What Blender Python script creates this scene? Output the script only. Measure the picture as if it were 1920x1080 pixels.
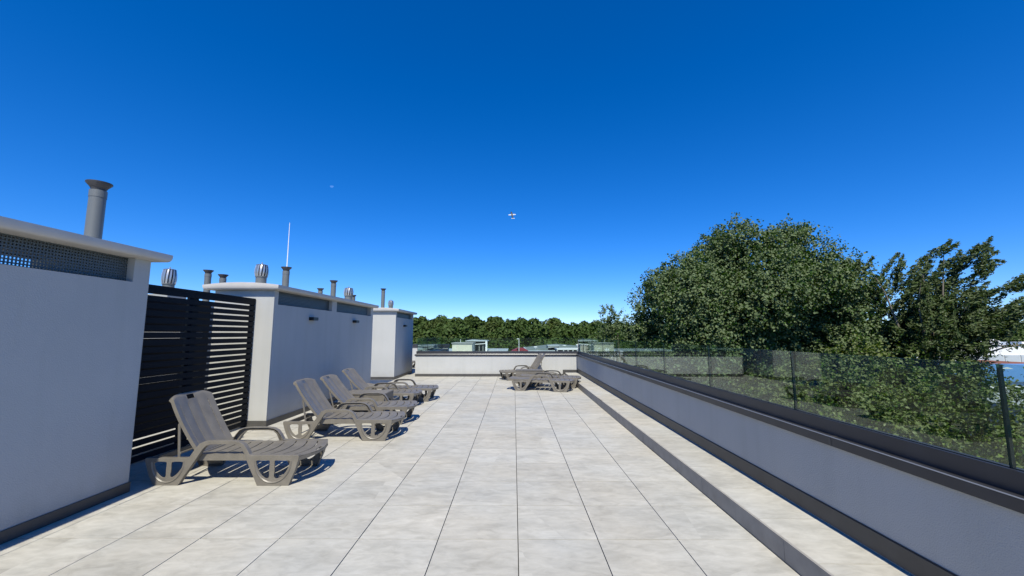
import bpy, bmesh, math, random
import numpy as np
from mathutils import Vector, Matrix
PI = math.pi
R = math.radians
random.seed(7)
S = bpy.context.scene
COL = S.collection
for o in list(bpy.data.objects): bpy.data.objects.remove(o)

# ------------------------------------------------------------------ camera, world, sun
H = 1.534
cd = bpy.data.cameras.new('camera'); cam = bpy.data.objects.new('camera', cd); COL.objects.link(cam)
cam.location = (0, 0, H)
cam.rotation_euler = (R(90) + math.atan(86/755), 0, math.atan(3.5/755))
cd.sensor_width = 36; cd.lens = 755/1920*36; cd.clip_start = .05; cd.clip_end = 9000
S.camera = cam
SUN_EL = R(52.5); SUN_STR = 5.0
w = bpy.data.worlds.new('World'); S.world = w; w.use_nodes = True
nt = w.node_tree; nt.nodes.clear()
sky = nt.nodes.new('ShaderNodeTexSky'); sky.sky_type = 'NISHITA'; sky.sun_disc = False
sky.sun_elevation = SUN_EL; sky.sun_rotation = R(180)
sky.altitude = 2000; sky.air_density = 1.0; sky.dust_density = 0; sky.ozone_density = 6
hs = nt.nodes.new('ShaderNodeHueSaturation'); hs.inputs['Saturation'].default_value = 1.36; hs.inputs['Hue'].default_value = .5
bg = nt.nodes.new('ShaderNodeBackground'); bg.inputs[1].default_value = .131
tint = nt.nodes.new('ShaderNodeMix'); tint.data_type = 'RGBA'; tint.blend_type = 'MULTIPLY'; tint.inputs['Factor'].default_value = 1; tint.inputs['B'].default_value = (.86, .96, 1.25, 1)
wo = nt.nodes.new('ShaderNodeOutputWorld')
gm = nt.nodes.new('ShaderNodeGamma'); gm.inputs[1].default_value = .92; nt.links.new(sky.outputs[0], gm.inputs[0]); nt.links.new(gm.outputs[0], hs.inputs['Color']); nt.links.new(hs.outputs[0], tint.inputs['A']); nt.links.new(tint.outputs['Result'], bg.inputs[0]); nt.links.new(bg.outputs[0], wo.inputs[0])
sd = bpy.data.lights.new('sun', 'SUN'); sd.energy = SUN_STR; sd.angle = R(.53); sd.color = (1, .94, .80)
sun = bpy.data.objects.new('sun', sd); COL.objects.link(sun)
sdir = Vector((0.0, math.cos(SUN_EL), -math.sin(SUN_EL)))          # light travels away from the viewer and down
sun.rotation_euler = sdir.to_track_quat('-Z', 'Y').to_euler()
S.view_settings.view_transform = 'Standard'; S.view_settings.look = 'None'
S.view_settings.exposure = .30; S.view_settings.gamma = 1; S.view_settings.use_curve_mapping = False
S.render.engine = 'CYCLES'
S.cycles.max_bounces = 8; S.cycles.transparent_max_bounces = 24

# ------------------------------------------------------------------ materials
def newmat(name):
    m = bpy.data.materials.new(name); m.use_nodes = True
    n = m.node_tree.nodes; b = n['Principled BSDF']
    return m, n, m.node_tree.links, b
def plain(name, col, rough=.6, metal=0, noise=0, nscale=8, bump=0, bscale=60, spec=.5):
    m, n, l, b = newmat(name)
    b.inputs['Base Color'].default_value = (*col, 1); b.inputs['Roughness'].default_value = rough
    b.inputs['Metallic'].default_value = metal; b.inputs['Specular IOR Level'].default_value = spec
    g = n.new('ShaderNodeNewGeometry')
    if noise:
        t = n.new('ShaderNodeTexNoise'); t.inputs['Scale'].default_value = nscale; t.inputs['Detail'].default_value = 6
        l.new(g.outputs['Position'], t.inputs['Vector'])
        r = n.new('ShaderNodeValToRGB')
        r.color_ramp.elements[0].position = .3; r.color_ramp.elements[1].position = .7
        r.color_ramp.elements[0].color = (*[c*(1-noise) for c in col], 1)
        r.color_ramp.elements[1].color = (*[min(1, c*(1+noise)) for c in col], 1)
        l.new(t.outputs['Fac'], r.inputs[0]); l.new(r.outputs[0], b.inputs['Base Color'])
    if bump:
        t2 = n.new('ShaderNodeTexNoise'); t2.inputs['Scale'].default_value = bscale; t2.inputs['Detail'].default_value = 5
        l.new(g.outputs['Position'], t2.inputs['Vector'])
        bp = n.new('ShaderNodeBump'); bp.inputs['Strength'].default_value = bump; bp.inputs['Distance'].default_value = .01
        l.new(t2.outputs['Fac'], bp.inputs['Height']); l.new(bp.outputs[0], b.inputs['Normal'])
    return m

def tile_mat():
    m, n, l, b = newmat('concrete_look_tile')
    g = n.new('ShaderNodeNewGeometry')
    # one random offset per 60 cm cell so that no tile repeats its neighbour
    ad = n.new('ShaderNodeVectorMath'); ad.operation = 'ADD'; ad.inputs[1].default_value = (-.03+60, -3.22+60, 0)
    dv = n.new('ShaderNodeVectorMath'); dv.operation = 'DIVIDE'; dv.inputs[1].default_value = (.6, .6, 5)
    fl = n.new('ShaderNodeVectorMath'); fl.operation = 'FLOOR'
    wn = n.new('ShaderNodeTexWhiteNoise'); wn.noise_dimensions = '3D'
    l.new(g.outputs['Position'], ad.inputs[0]); l.new(ad.outputs[0], dv.inputs[0]); l.new(dv.outputs[0], fl.inputs[0]); l.new(fl.outputs[0], wn.inputs['Vector'])
    off = n.new('ShaderNodeVectorMath'); off.operation = 'SCALE'; off.inputs['Scale'].default_value = 40
    l.new(wn.outputs['Color'], off.inputs[0])
    st = n.new('ShaderNodeVectorMath'); st.operation = 'MULTIPLY'; st.inputs[1].default_value = (1.0, 2.1, 1)
    l.new(g.outputs['Position'], st.inputs[0])
    sm = n.new('ShaderNodeVectorMath'); sm.operation = 'ADD'; l.new(st.outputs[0], sm.inputs[0]); l.new(off.outputs[0], sm.inputs[1])
    def noi(scale, det, dist=0):
        t = n.new('ShaderNodeTexNoise'); t.inputs['Scale'].default_value = scale; t.inputs['Detail'].default_value = det
        t.inputs['Roughness'].default_value = .62; t.inputs['Distortion'].default_value = dist
        l.new(sm.outputs[0], t.inputs['Vector']); return t
    a = noi(2.2, 9, .5); c = noi(6.5, 9, .9); f = noi(38, 6)
    r = n.new('ShaderNodeValToRGB'); e = r.color_ramp.elements
    e[0].position = .36; e[0].color = (.335, .328, .30, 1); e[1].position = .64; e[1].color = (.49, .482, .448, 1)
    k = e.new(.5); k.color = (.42, .412, .38, 1)
    mx = n.new('ShaderNodeMath'); mx.operation = 'MULTIPLY_ADD'; mx.inputs[1].default_value = .5
    ml = n.new('ShaderNodeMath'); ml.operation = 'MULTIPLY'; ml.inputs[1].default_value = .5
    l.new(c.outputs['Fac'], ml.inputs[0]); l.new(a.outputs['Fac'], mx.inputs[0]); l.new(ml.outputs[0], mx.inputs[2])
    l.new(mx.outputs[0], r.inputs[0])
    # small per-tile brightness and warmth change
    hv = n.new('ShaderNodeHueSaturation'); mr = n.new('ShaderNodeMapRange'); mr.inputs['To Min'].default_value = .93; mr.inputs['To Max'].default_value = 1.05
    l.new(wn.outputs['Value'], mr.inputs['Value']); l.new(mr.outputs[0], hv.inputs['Value']); l.new(r.outputs[0], hv.inputs['Color'])
    # faint dust of the terrace: large soft patches
    g2 = n.new('ShaderNodeTexNoise'); g2.inputs['Scale'].default_value = .9; g2.inputs['Detail'].default_value = 4
    l.new(g.outputs['Position'], g2.inputs['Vector'])
    r2 = n.new('ShaderNodeValToRGB'); r2.color_ramp.elements[0].position = .35; r2.color_ramp.elements[0].color = (1.03, 1.0, .925, 1)
    r2.color_ramp.elements[1].position = .65; r2.color_ramp.elements[1].color = (.99, 1, .985, 1)
    l.new(g2.outputs['Fac'], r2.inputs[0])
    mm = n.new('ShaderNodeMix'); mm.data_type = 'RGBA'; mm.blend_type = 'MULTIPLY'; mm.inputs['Factor'].default_value = 1
    l.new(hv.outputs[0], mm.inputs['A']); l.new(r2.outputs[0], mm.inputs['B'])
    l.new(mm.outputs['Result'], b.inputs['Base Color'])
    b.inputs['Roughness'].default_value = .62; b.inputs['Specular IOR Level'].default_value = .3
    bp = n.new('ShaderNodeBump'); bp.inputs['Strength'].default_value = .12; bp.inputs['Distance'].default_value = .003
    l.new(f.outputs['Fac'], bp.inputs['Height']); l.new(bp.outputs[0], b.inputs['Normal'])
    return m

def stucco_mat():
    m, n, l, b = newmat('light_stucco')
    g = n.new('ShaderNodeNewGeometry')
    def noi(scale, det, vec=None):
        t = n.new('ShaderNodeTexNoise'); t.inputs['Scale'].default_value = scale; t.inputs['Detail'].default_value = det
        mp = n.new('ShaderNodeMapping'); mp.inputs['Scale'].default_value = vec or (1,1,1)
        l.new(g.outputs['Position'], mp.inputs['Vector']); l.new(mp.outputs[0], t.inputs['Vector']); return t
    def ramp(src, p0, c0, p1, c1):
        r = n.new('ShaderNodeValToRGB'); e = r.color_ramp.elements; e[0].position = p0; e[0].color = (*c0, 1); e[1].position = p1; e[1].color = (*c1, 1)
        l.new(src, r.inputs[0]); return r
    def mul(a, c):
        x = n.new('ShaderNodeMix'); x.data_type = 'RGBA'; x.blend_type = 'MULTIPLY'; x.inputs['Factor'].default_value = 1
        l.new(a, x.inputs['A']); l.new(c, x.inputs['B']); return x.outputs['Result']
    base = ramp(noi(1.3, 6).outputs['Fac'], .3, (.415,.425,.417), .7, (.45,.457,.447))          # trowel patches
    streak = ramp(noi(3.5, 6, (1.6,1.6,.12)).outputs['Fac'], .28, (.95,.95,.94), .5, (1,1,1))     # rain streaks
    sz = n.new('ShaderNodeSeparateXYZ'); l.new(g.outputs['Position'], sz.inputs[0])
    ad = n.new('ShaderNodeMath'); ad.operation = 'MULTIPLY_ADD'; ad.inputs[1].default_value = .35
    l.new(noi(6, 5).outputs['Fac'], ad.inputs[0]); l.new(sz.outputs['Z'], ad.inputs[2])
    splash = ramp(ad.outputs[0], .22, (.90,.885,.86), .48, (1,1,1))                                # splashed dirt at the foot
    l.new(mul(mul(base.outputs[0], streak.outputs[0]), splash.outputs[0]), b.inputs['Base Color'])
    b.inputs['Roughness'].default_value = .88; b.inputs['Specular IOR Level'].default_value = .25
    bp = n.new('ShaderNodeBump'); bp.inputs['Strength'].default_value = .38; bp.inputs['Distance'].default_value = .01
    l.new(noi(120, 5).outputs['Fac'], bp.inputs['Height']); l.new(bp.outputs[0], b.inputs['Normal'])
    return m

def leaf_mat(name, cols, back, rough=.42, trans=.25):
    m, n, l, b = newmat(name); n.remove(b)
    g = n.new('ShaderNodeNewGeometry')
    r = n.new('ShaderNodeValToRGB'); r.color_ramp.elements[0].color = (*cols[0], 1); r.color_ramp.elements[1].color = (*cols[-1], 1)
    for i, c in enumerate(cols[1:-1]):
        e = r.color_ramp.elements.new((i+1)/(len(cols)-1)); e.color = (*c, 1)
    l.new(g.outputs['Random Per Island'], r.inputs[0])
    bk = n.new('ShaderNodeMix'); bk.data_type = 'RGBA'; bk.inputs['B'].default_value = (*back, 1)
    l.new(g.outputs['Backfacing'], bk.inputs['Factor']); l.new(r.outputs[0], bk.inputs['A'])
    p = n.new('ShaderNodeBsdfPrincipled'); p.inputs['Roughness'].default_value = rough; p.inputs['Specular IOR Level'].default_value = .16
    t = n.new('ShaderNodeBsdfTranslucent'); l.new(bk.outputs['Result'], p.inputs['Base Color'])
    gm = n.new('ShaderNodeHueSaturation'); gm.inputs['Hue'].default_value = .485; gm.inputs['Saturation'].default_value = 1.2; gm.inputs['Value'].default_value = 1.3
    l.new(r.outputs[0], gm.inputs['Color']); l.new(gm.outputs[0], t.inputs['Color'])
    x = n.new('ShaderNodeMixShader'); x.inputs[0].default_value = trans
    l.new(p.outputs[0], x.inputs[1]); l.new(t.outputs[0], x.inputs[2])
    l.new(x.outputs[0], n['Material Output'].inputs['Surface'])
    return m

def glass_mat():
    m, n, l, b = newmat('balustrade_glass'); n.remove(b)
    tr = n.new('ShaderNodeBsdfTransparent'); tr.inputs[0].default_value = (.84, .915, .885, 1)
    gl = n.new('ShaderNodeBsdfGlossy'); gl.inputs['Roughness'].default_value = .01; gl.inputs[0].default_value = (.9, .95, .93, 1)
    fr = n.new('ShaderNodeFresnel'); ge = n.new('ShaderNodeNewGeometry'); mr = n.new('ShaderNodeMapRange')
    mr.inputs['To Min'].default_value = 1.5; mr.inputs['To Max'].default_value = 1/1.5      # same reflectance on both faces of the pane
    l.new(ge.outputs['Backfacing'], mr.inputs['Value']); l.new(mr.outputs[0], fr.inputs['IOR'])
    x = n.new('ShaderNodeMixShader'); l.new(fr.outputs[0], x.inputs[0]); l.new(tr.outputs[0], x.inputs[1]); l.new(gl.outputs[0], x.inputs[2])
    l.new(x.outputs[0], n['Material Output'].inputs['Surface'])
    return m

M = {}
M['tile'] = tile_mat()
M['under'] = plain('dark_bedding', (.03, .03, .03), .9)
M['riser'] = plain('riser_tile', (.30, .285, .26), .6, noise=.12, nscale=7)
M['stucco'] = stucco_mat()
M['cap'] = plain('cap_render', (.50, .485, .46), .7, noise=.05, nscale=4, bump=.15, bscale=60)
M['anth'] = plain('anthracite_sheet', (.030, .031, .036), .42, noise=.15, nscale=5)
M['anth2'] = plain('anthracite_baseboard', (.06, .058, .055), .5, noise=.15, nscale=6)
M['edge'] = plain('painted_edge_glint', (.34, .35, .36), .35, .3)  # paler tone paints the sun glint along the coping folds
M['slat'] = plain('anthracite_slat', (.005, .008, .013), .55, noise=.1, nscale=4, spec=.12)
M['mesh'] = plain('grille_steel', (.10, .125, .14), .45, .3)
M['dark'] = plain('painted_interior_shade', (.02, .02, .022), .9)  # near-black colour that stands for shade inside the vent openings
M['plastic'] = plain('taupe_plastic', (.158, .145, .122), .42, noise=.12, nscale=9, bump=.1, bscale=45)
M['flue'] = plain('grey_flue', (.15, .16, .157), .42, .2, noise=.08, nscale=6)
M['fluecap'] = plain('dark_flue_cap', (.045, .045, .048), .5)
M['steel'] = plain('bright_steel', (.55, .55, .54), .38, .85)
M['black'] = plain('black_fitting', (.012, .012, .014), .4)
M['lens'] = plain('opal_lens', (.5, .5, .48), .3)
M['white'] = plain('white_paint', (.75, .75, .74), .5, noise=.03, nscale=.4)
M['glass'] = glass_mat()
M['gedge'] = plain('green_glass_edge', (.012, .045, .038), .15)
M['bark'] = plain('bark', (.16, .14, .11), .85, noise=.3, nscale=5, bump=.4, bscale=20)
M['poplar'] = leaf_mat('poplar_leaf', [(.026, .070, .010), (.045, .10, .016), (.082, .15, .028)], (.13, .175, .08), .5)
M['cherry'] = leaf_mat('drooping_leaf', [(.03, .06, .016), (.048, .085, .022), (.08, .12, .03)], (.09, .12, .05), .4)
M['bush'] = leaf_mat('hedge_leaf', [(.045, .095, .016), (.08, .15, .025), (.17, .22, .04)], (.15, .18, .07), .42)
M['wood'] = leaf_mat('far_leaf', [(.024, .06, .012), (.042, .085, .017), (.068, .115, .024)], (.055, .09, .022), .6, .15)
M['wood2'] = leaf_mat('far_leaf_warm', [(.042, .078, .014), (.065, .105, .02), (.09, .12, .026)], (.055, .08, .02), .6, .15)
M['cream'] = plain('cream_render', (.58, .55, .44), .85, noise=.12, nscale=1.2)
M['greyw'] = plain('grey_concrete', (.30, .31, .30), .85, noise=.15, nscale=.6)
M['roofm'] = plain('pale_roof_sheet', (.42, .46, .48), .55, noise=.12, nscale=.3)
M['roofg'] = plain('green_grey_roof', (.17, .20, .19), .7, noise=.2, nscale=.3)
M['redroof'] = plain('red_brown_tiles', (.22, .085, .05), .8, noise=.3, nscale=.8)
M['red'] = plain('red_paint', (.28, .03, .04), .45)
M['blue'] = plain('blue_roof_sheet', (.10, .22, .42), .5, noise=.08, nscale=.3)
M['ground'] = plain('ground_green', (.07, .085, .04), .95, noise=.35, nscale=.08)
M['asphalt'] = plain('asphalt', (.05, .05, .05), .9, noise=.2, nscale=.6)
M['window'] = plain('dark_window', (.02, .03, .04), .15)

# ------------------------------------------------------------------ helpers
def link(name, me, mat=None, parent=None, smooth=False):
    if mat is not None and not me.materials: me.materials.append(mat)
    o = bpy.data.objects.new(name, me); COL.objects.link(o)
    if parent is not None: o.parent = parent
    if smooth:
        me.polygons.foreach_set('use_smooth', [True]*len(me.polygons)); me.update()
    return o
class MB:
    def __init__(s): s.v = []; s.f = []; s.mi = []
    def add(s, vs, fs, mi=0):
        k = len(s.v); s.v += [tuple(v) for v in vs]; s.f += [tuple(i+k for i in f) for f in fs]; s.mi += [mi]*len(fs); return s
    def box(s, x0, x1, y0, y1, z0, z1, mi=0):
        return s.add([(x0,y0,z0),(x1,y0,z0),(x1,y1,z0),(x0,y1,z0),(x0,y0,z1),(x1,y0,z1),(x1,y1,z1),(x0,y1,z1)],
                     [(0,3,2,1),(4,5,6,7),(0,1,5,4),(1,2,6,5),(2,3,7,6),(3,0,4,7)], mi)
    def tube(s, pts, rs, n=8, mi=0, cap=True):
        pts = [Vector(p) for p in pts]; rings = []
        for i, p in enumerate(pts):
            d = (pts[min(i+1, len(pts)-1)] - pts[max(i-1, 0)]).normalized()
            u = d.orthogonal().normalized() if i == 0 else (u - d*u.dot(d)).normalized()
            q = d.cross(u); r = rs if not hasattr(rs, '__len__') else rs[i]
            rings.append([p + (u*math.cos(2*PI*k/n) + q*math.sin(2*PI*k/n))*r for k in range(n)])
        vs = [v for rg in rings for v in rg]; fs = []
        for i in range(len(rings)-1):
            for k in range(n): fs.append((i*n+k, i*n+(k+1)%n, (i+1)*n+(k+1)%n, (i+1)*n+k))
        if cap: fs += [tuple(range(n))[::-1], tuple((len(rings)-1)*n+k for k in range(n))]
        return s.add(vs, fs, mi)
    def lathe(s, prof, n=24, c=(0,0,0), mi=0):
        vs = []; fs = []
        for (r, z) in prof:
            for k in range(n): vs.append((c[0]+r*math.cos(2*PI*k/n), c[1]+r*math.sin(2*PI*k/n), c[2]+z))
        for i in range(len(prof)-1):
            for k in range(n): fs.append((i*n+k, i*n+(k+1)%n, (i+1)*n+(k+1)%n, (i+1)*n+k))
        return s.add(vs, fs, mi)
    def prism(s, poly, axis, a, b, mi=0):            # convex/concave polygon in the two other axes
        n = len(poly)
        def P(p, t): return {'x': (t, p[0], p[1]), 'y': (p[0], t, p[1]), 'z': (p[0], p[1], t)}[axis]
        vs = [P(p, a) for p in poly] + [P(p, b) for p in poly]
        fs = [tuple(range(n))[::-1], tuple(range(n, 2*n))] + [(i, (i+1) % n, n+(i+1) % n, n+i) for i in range(n)]
        return s.add(vs, fs, mi)
    def mesh(s, name):
        me = bpy.data.meshes.new(name); me.from_pydata(s.v, [], s.f); me.polygons.foreach_set('material_index', s.mi)
        bm = bmesh.new(); bm.from_mesh(me); bmesh.ops.recalc_face_normals(bm, faces=bm.faces); bm.to_mesh(me); bm.free(); me.update(); return me
    def build(s, name, mat, parent=None, smooth=False, bevel=0):
        me = s.mesh(name)
        for m in (mat if isinstance(mat, (list, tuple)) else [mat]): me.materials.append(m)
        if bevel:
            bm = bmesh.new(); bm.from_mesh(me)
            ed = [e for e in bm.edges if len(e.link_faces) == 2 and e.calc_face_angle(0) > .6]
            bmesh.ops.bevel(bm, geom=ed, offset=bevel, segments=2, affect='EDGES', clamp_overlap=True); bm.to_mesh(me); bm.free()
        o = link(name, me, None, parent)
        if smooth:
            me.polygons.foreach_set('use_smooth', [True]*len(me.polygons))
            me.set_sharp_from_angle(angle=R(40))
        return o
def thing(name, label, cat, loc=(0,0,0), rz=0, group=None):
    o = bpy.data.objects.new(name, None); COL.objects.link(o); o.empty_display_size = .2
    o.location = loc; o.rotation_euler = (0,0,rz); return tag(o, label, cat, group)
def tag(o, label, cat, group=None):
    o['label'] = label; o['category'] = cat
    if group: o['group'] = group
    return o
def struct(o): o['kind'] = 'structure'; return o
def stuff(o, label=None, cat=None):
    o['kind'] = 'stuff'
    if label: o['label'] = label
    if cat: o['category'] = cat
    return o
def dup(root, loc=None, rz=None, label=None, group=None):
    r = root.copy(); COL.objects.link(r)
    if loc is not None: r.location = loc
    if rz is not None: r.rotation_euler = (0,0,rz)
    if label: r['label'] = label
    if group: r['group'] = group
    for ch in [c for c in KIDS[root.name]]:
        c = ch.copy(); COL.objects.link(c); c.parent = r
        for g in KIDS.get(ch.name, []):
            d = g.copy(); COL.objects.link(d); d.parent = c
    return r
KIDS = {}
def note_kids(root):
    KIDS[root.name] = [o for o in COL.objects if o.parent == root]
    for c in KIDS[root.name]: KIDS[c.name] = [o for o in COL.objects if o.parent == c]

# ------------------------------------------------------------------ ground, own building
X_R, X_STEP, Y_FAR, X_RET = 2.30, 1.83, 14.83, -3.58
struct(MB().add([(-3000,-1500,-12.6),(3000,-1500,-12.6),(3000,4500,-12.6),(-3000,4500,-12.6)], [(0,1,2,3)]).build('ground', M['ground']))
struct(MB().add([(2.9,-40,-12.58),(60,-40,-12.58),(60,26,-12.58),(2.9,26,-12.58)], [(0,1,2,3)]).build('yard_ground', M['asphalt']))
bld = thing('apartment_building', 'own apartment building carrying the paved roof terrace', 'building', (0,0,-12.6))
MB().box(-14, 2.62, -8, Y_FAR+.32, 0, 12.56).box(-14, X_RET-.001, Y_FAR+.32, 22.3, 0, 12.56).build('wall', M['stucco'], bld)

# terrace floor: bedding sheet, then every tile
FY0, FY1 = -6, 22
floor = struct(MB().box(-13.8, X_STEP+.0, FY0, Y_FAR-.002, -.036, -.022).box(-13.8, X_RET-.002, Y_FAR-.002, FY1, -.036, -.022).build('terrace_floor', M['under']))
GX, GY, T = .0065, .0068, .6
x0c, y0c = .03, 3.22
tm = MB().box(-T/2+GX/2, T/2-GX/2, -T/2+GY/2, T/2-GY/2, -.02, 0).mesh('tile'); tm.materials.append(M['tile'])
far = MB(); nt_ = 0
for i in range(-23, 3):
    for j in range(-15, 32):
        cx, cy = x0c + (i+.5)*T, y0c + (j+.5)*T
        if cy + T/2 > Y_FAR + .05 and cx > X_RET: 
            if cy - T/2 > Y_FAR - .05: continue
        if -8 <= i <= 2 and -3 <= j <= 8:
            t = bpy.data.objects.new('tile', tm); COL.objects.link(t); t.parent = floor
            t.location = (cx, cy, random.uniform(-.0007, .0007)); t.rotation_euler = (random.gauss(0,.0009), random.gauss(0,.0009), 0); nt_ += 1
        else:
            y1 = min(cy + T/2 - GY/2, Y_FAR-.01) if cx > X_RET - T/2 else cy + T/2 - GY/2
            far.box(cx-T/2+GX/2, cx+T/2-GX/2, cy-T/2+GY/2, y1, -.02, random.uniform(-.0007,.0007))
stuff(far.build('floor_tiles_far', M['tile'], floor))

# raised platform along the right parapet
plat = struct(MB().box(X_STEP+.012, X_R-.012, FY0, Y_FAR-.002, -.036, .128).build('raised_platform', M['under']))
pm = MB().box(-.232+.002, .232, -T/2+GY/2, T/2-GY/2, -.02, 0).mesh('tile'); pm.materials.append(M['tile'])
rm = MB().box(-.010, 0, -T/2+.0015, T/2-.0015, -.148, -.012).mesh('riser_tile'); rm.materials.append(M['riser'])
em = MB().box(-.014, 0.004, -T/2+.0008, T/2-.0008, -.0105, .0006).mesh('edge_trim'); em.materials.append(M['riser'])
farp, farr, fare = MB(), MB(), MB()
for j in range(-15, 20):
    cy = y0c + (j+.5)*T
    if -3 <= j <= 8:
        t = bpy.data.objects.new('tile', pm); COL.objects.link(t); t.parent = plat; t.location = (X_STEP+.006+.232, cy, .15+random.uniform(-.0006,.0006))
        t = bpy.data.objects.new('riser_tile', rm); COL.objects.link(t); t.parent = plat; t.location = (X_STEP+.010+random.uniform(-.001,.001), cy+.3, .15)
        t = bpy.data.objects.new('edge_trim', em); COL.objects.link(t); t.parent = plat; t.location = (X_STEP+.010, cy+.3, .15)
    elif cy < Y_FAR-.1:
        y1 = min(cy+T/2-GY/2, Y_FAR-.01)
        farp.box(X_STEP+.008, X_STEP+.470, cy-T/2+GY/2, y1, .13, .15)
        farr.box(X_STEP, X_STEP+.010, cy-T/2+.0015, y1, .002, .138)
        fare.box(X_STEP-.004, X_STEP+.006, cy-T/2, y1, .1395, .1506)
stuff(farp.build('platform_tiles_far', M['tile'], plat)); stuff(farr.build('riser_tiles_far', M['riser'], plat)); stuff(fare.build('edge_trim_far', M['riser'], plat))
stuff(MB().tube([(X_STEP-.002, -6, .0), (X_STEP-.002, 14.8, .0)], .003, 4).build('riser_joint', M['under'], plat))

# ------------------------------------------------------------------ right and far parapets with glass
def glass_panel(name, a, b, z0, z1, th, parent):
    a, b = Vector(a), Vector(b); d = (b-a).normalized(); nrm = Vector((-d.y, d.x, 0))*th/2
    p = [a-nrm, b-nrm, b+nrm, a+nrm]
    vs = [(q.x,q.y,z0) for q in p] + [(q.x,q.y,z1) for q in p]
    mb = MB(); mb.v = vs; mb.f = [(0,1,5,4),(2,3,7,6),(4,5,6,7),(0,3,2,1),(1,2,6,5),(3,0,4,7)]; mb.mi = [0,0,1,1,1,1]
    return mb.build(name, [M['glass'], M['gedge']], parent)
# right parapet (runs along Y)
pr = thing('parapet_wall', 'long low grey parapet on the right with anthracite coping and frameless glass', 'parapet', (0,0,0))
MB().box(X_R, X_R+.30, -6, Y_FAR+.30, .10, .735).build('wall', M['stucco'], pr)
MB().box(X_R-.011, X_R+.001, -6, Y_FAR-.013, .163, .285).box(X_R-.006, X_R-.001, -6, Y_FAR-.013, .285, .291).build('baseboard', M['anth2'], pr, bevel=.002)
MB().prism([(X_R-.030,.738),(X_R-.027,.738),(X_R-.027,.79),(X_R+.33,.79),(X_R+.33,.70),(X_R+.335,.70),(X_R+.335,.80),(X_R-.026,.80),(X_R-.030,.796)], 'y', -6, Y_FAR+.335).build('coping', M['anth'], pr, bevel=.0015)
MB().box(X_R-.0275, X_R-.001, -6, Y_FAR-.03, .7355, .745).build('coping_drip', M['anth'], pr)
MB().box(X_R+.020, X_R+.040, -6, Y_FAR+.02, .8015, .905).box(X_R+.0585, X_R+.09, -6, Y_FAR+.02, .8015, .905).box(X_R+.040, X_R+.0585, -6, Y_FAR+.02, .8015, .82).build('glass_channel', M['anth'], pr, bevel=.002)
MB().tube([(X_R-.029, -6, .8005), (X_R-.029, Y_FAR-.03, .8005)], .0035, 5).build('edge_glint', M['edge'], pr)  # pale bead added as the sunlit line on the coping fold
yj = [1.99 + 1.467*k for k in range(-5, 9)] + [Y_FAR+.03]
GXc = X_R+.049
for k in range(len(yj)-1):
    if yj[k] > Y_FAR-.3: continue
    y1 = yj[k+1] if yj[k+1] < Y_FAR-.1 else Y_FAR+.03
    glass_panel('glass_pane', (GXc, yj[k]+.006, 0), (GXc, y1-.006, 0), .822, 1.388, .0175, pr)
for k in range(7): MB().box(X_R-.0318, X_R-.0302, .55+2.45*k, .57+2.45*k, .7395, .7955).box(X_R-.031, X_R+.019, .55+2.45*k, .57+2.45*k, .8008, .8022).build('joint_cover', M['anth2'], pr)
# far parapet (runs along X)
pf = thing('parapet_wall', 'white far parapet wall across the end of the terrace with glass on top', 'parapet', (0,0,0))
YF = Y_FAR
MB().box(X_RET, X_R-.001, YF, YF+.30, -.02, .735).build('wall', M['stucco'], pf)
MB().box(X_RET, X_STEP-.03, YF-.012, YF-.001, .0015, .095).box(X_STEP-.06, X_STEP-.03+.06, YF-.014, YF-.012, .095, .245).box(X_STEP-.06, X_R-.012, YF-.0135, YF-.0011, .163, .245).build('baseboard', M['anth2'], pf)
MB().box(X_RET-.03, X_R-.031, YF-.030, YF+.335, .738, .80).build('coping', M['anth'], pf, bevel=.003)
MB().box(X_RET+.02, X_R+.019, YF+.020, YF+.040, .8015, .905).box(X_RET+.02, X_R+.019, YF+.0585, YF+.09, .8015, .905).build('glass_channel', M['anth'], pf)
MB().tube([(X_RET-.03, YF-.030, .802), (X_R-.031, YF-.030, .802)], .005, 5).build('edge_glint', M['edge'], pf)  # same painted glint along the far coping
xs = [X_RET+.049 + .01] + [X_RET+.049+1.467*k for k in (1,2,3)] + [X_R+.03]
for k in range(len(xs)-1): glass_panel('glass_pane', (xs[k]+.006, YF+.049, 0), (xs[k+1]-.006, YF+.049, 0), .822, 1.388, .0175, pf)
# return parapet running away from the far parapet's left end
pt = thing('parapet_wall', 'return parapet running away beyond the left end of the far white wall', 'parapet', (0,0,0))
MB().box(X_RET+.001, X_RET+.30, YF+.301, 20.3, -.02, .735).build('wall', M['stucco'], pt)
MB().box(X_RET-.029, X_RET+.335, YF+.336, 20.28, .7385, .799).build('coping', M['anth'], pt)
MB().box(X_RET+.0195, X_RET+.04, YF+.092, 20.2, .8005, .904).build('glass_channel', M['anth'], pt)
for k in range(3): glass_panel('glass_pane', (X_RET+.049, YF+.10+1.7*k, 0), (X_RET+.049, YF+.09+1.7*(k+1)-.01, 0), .80, 1.388, .0175, pt)
pl = thing('parapet_wall', 'distant white parapet glimpsed past the right side of the farthest vent block', 'parapet', (0,0,0))
MB().box(-13.9, X_RET+.29, 20.301, 20.6, -.02, .86).build('wall', M['stucco'], pl)
MB().box(-13.9, X_RET+.33, 20.27, 20.64, .862, 1.02).build('coping', M['anth'], pl)
pw = thing('parapet_wall', 'low parapet along the far left edge of the roof behind the vent blocks', 'parapet', (0,0,0))
MB().box(-14, -13.7, -6, 20.3, -.02, .86).build('wall', M['stucco'], pw); MB().box(-14.03, -13.67, -6, 20.26, .8615, .92).build('coping', M['anth'], pw)

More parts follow.
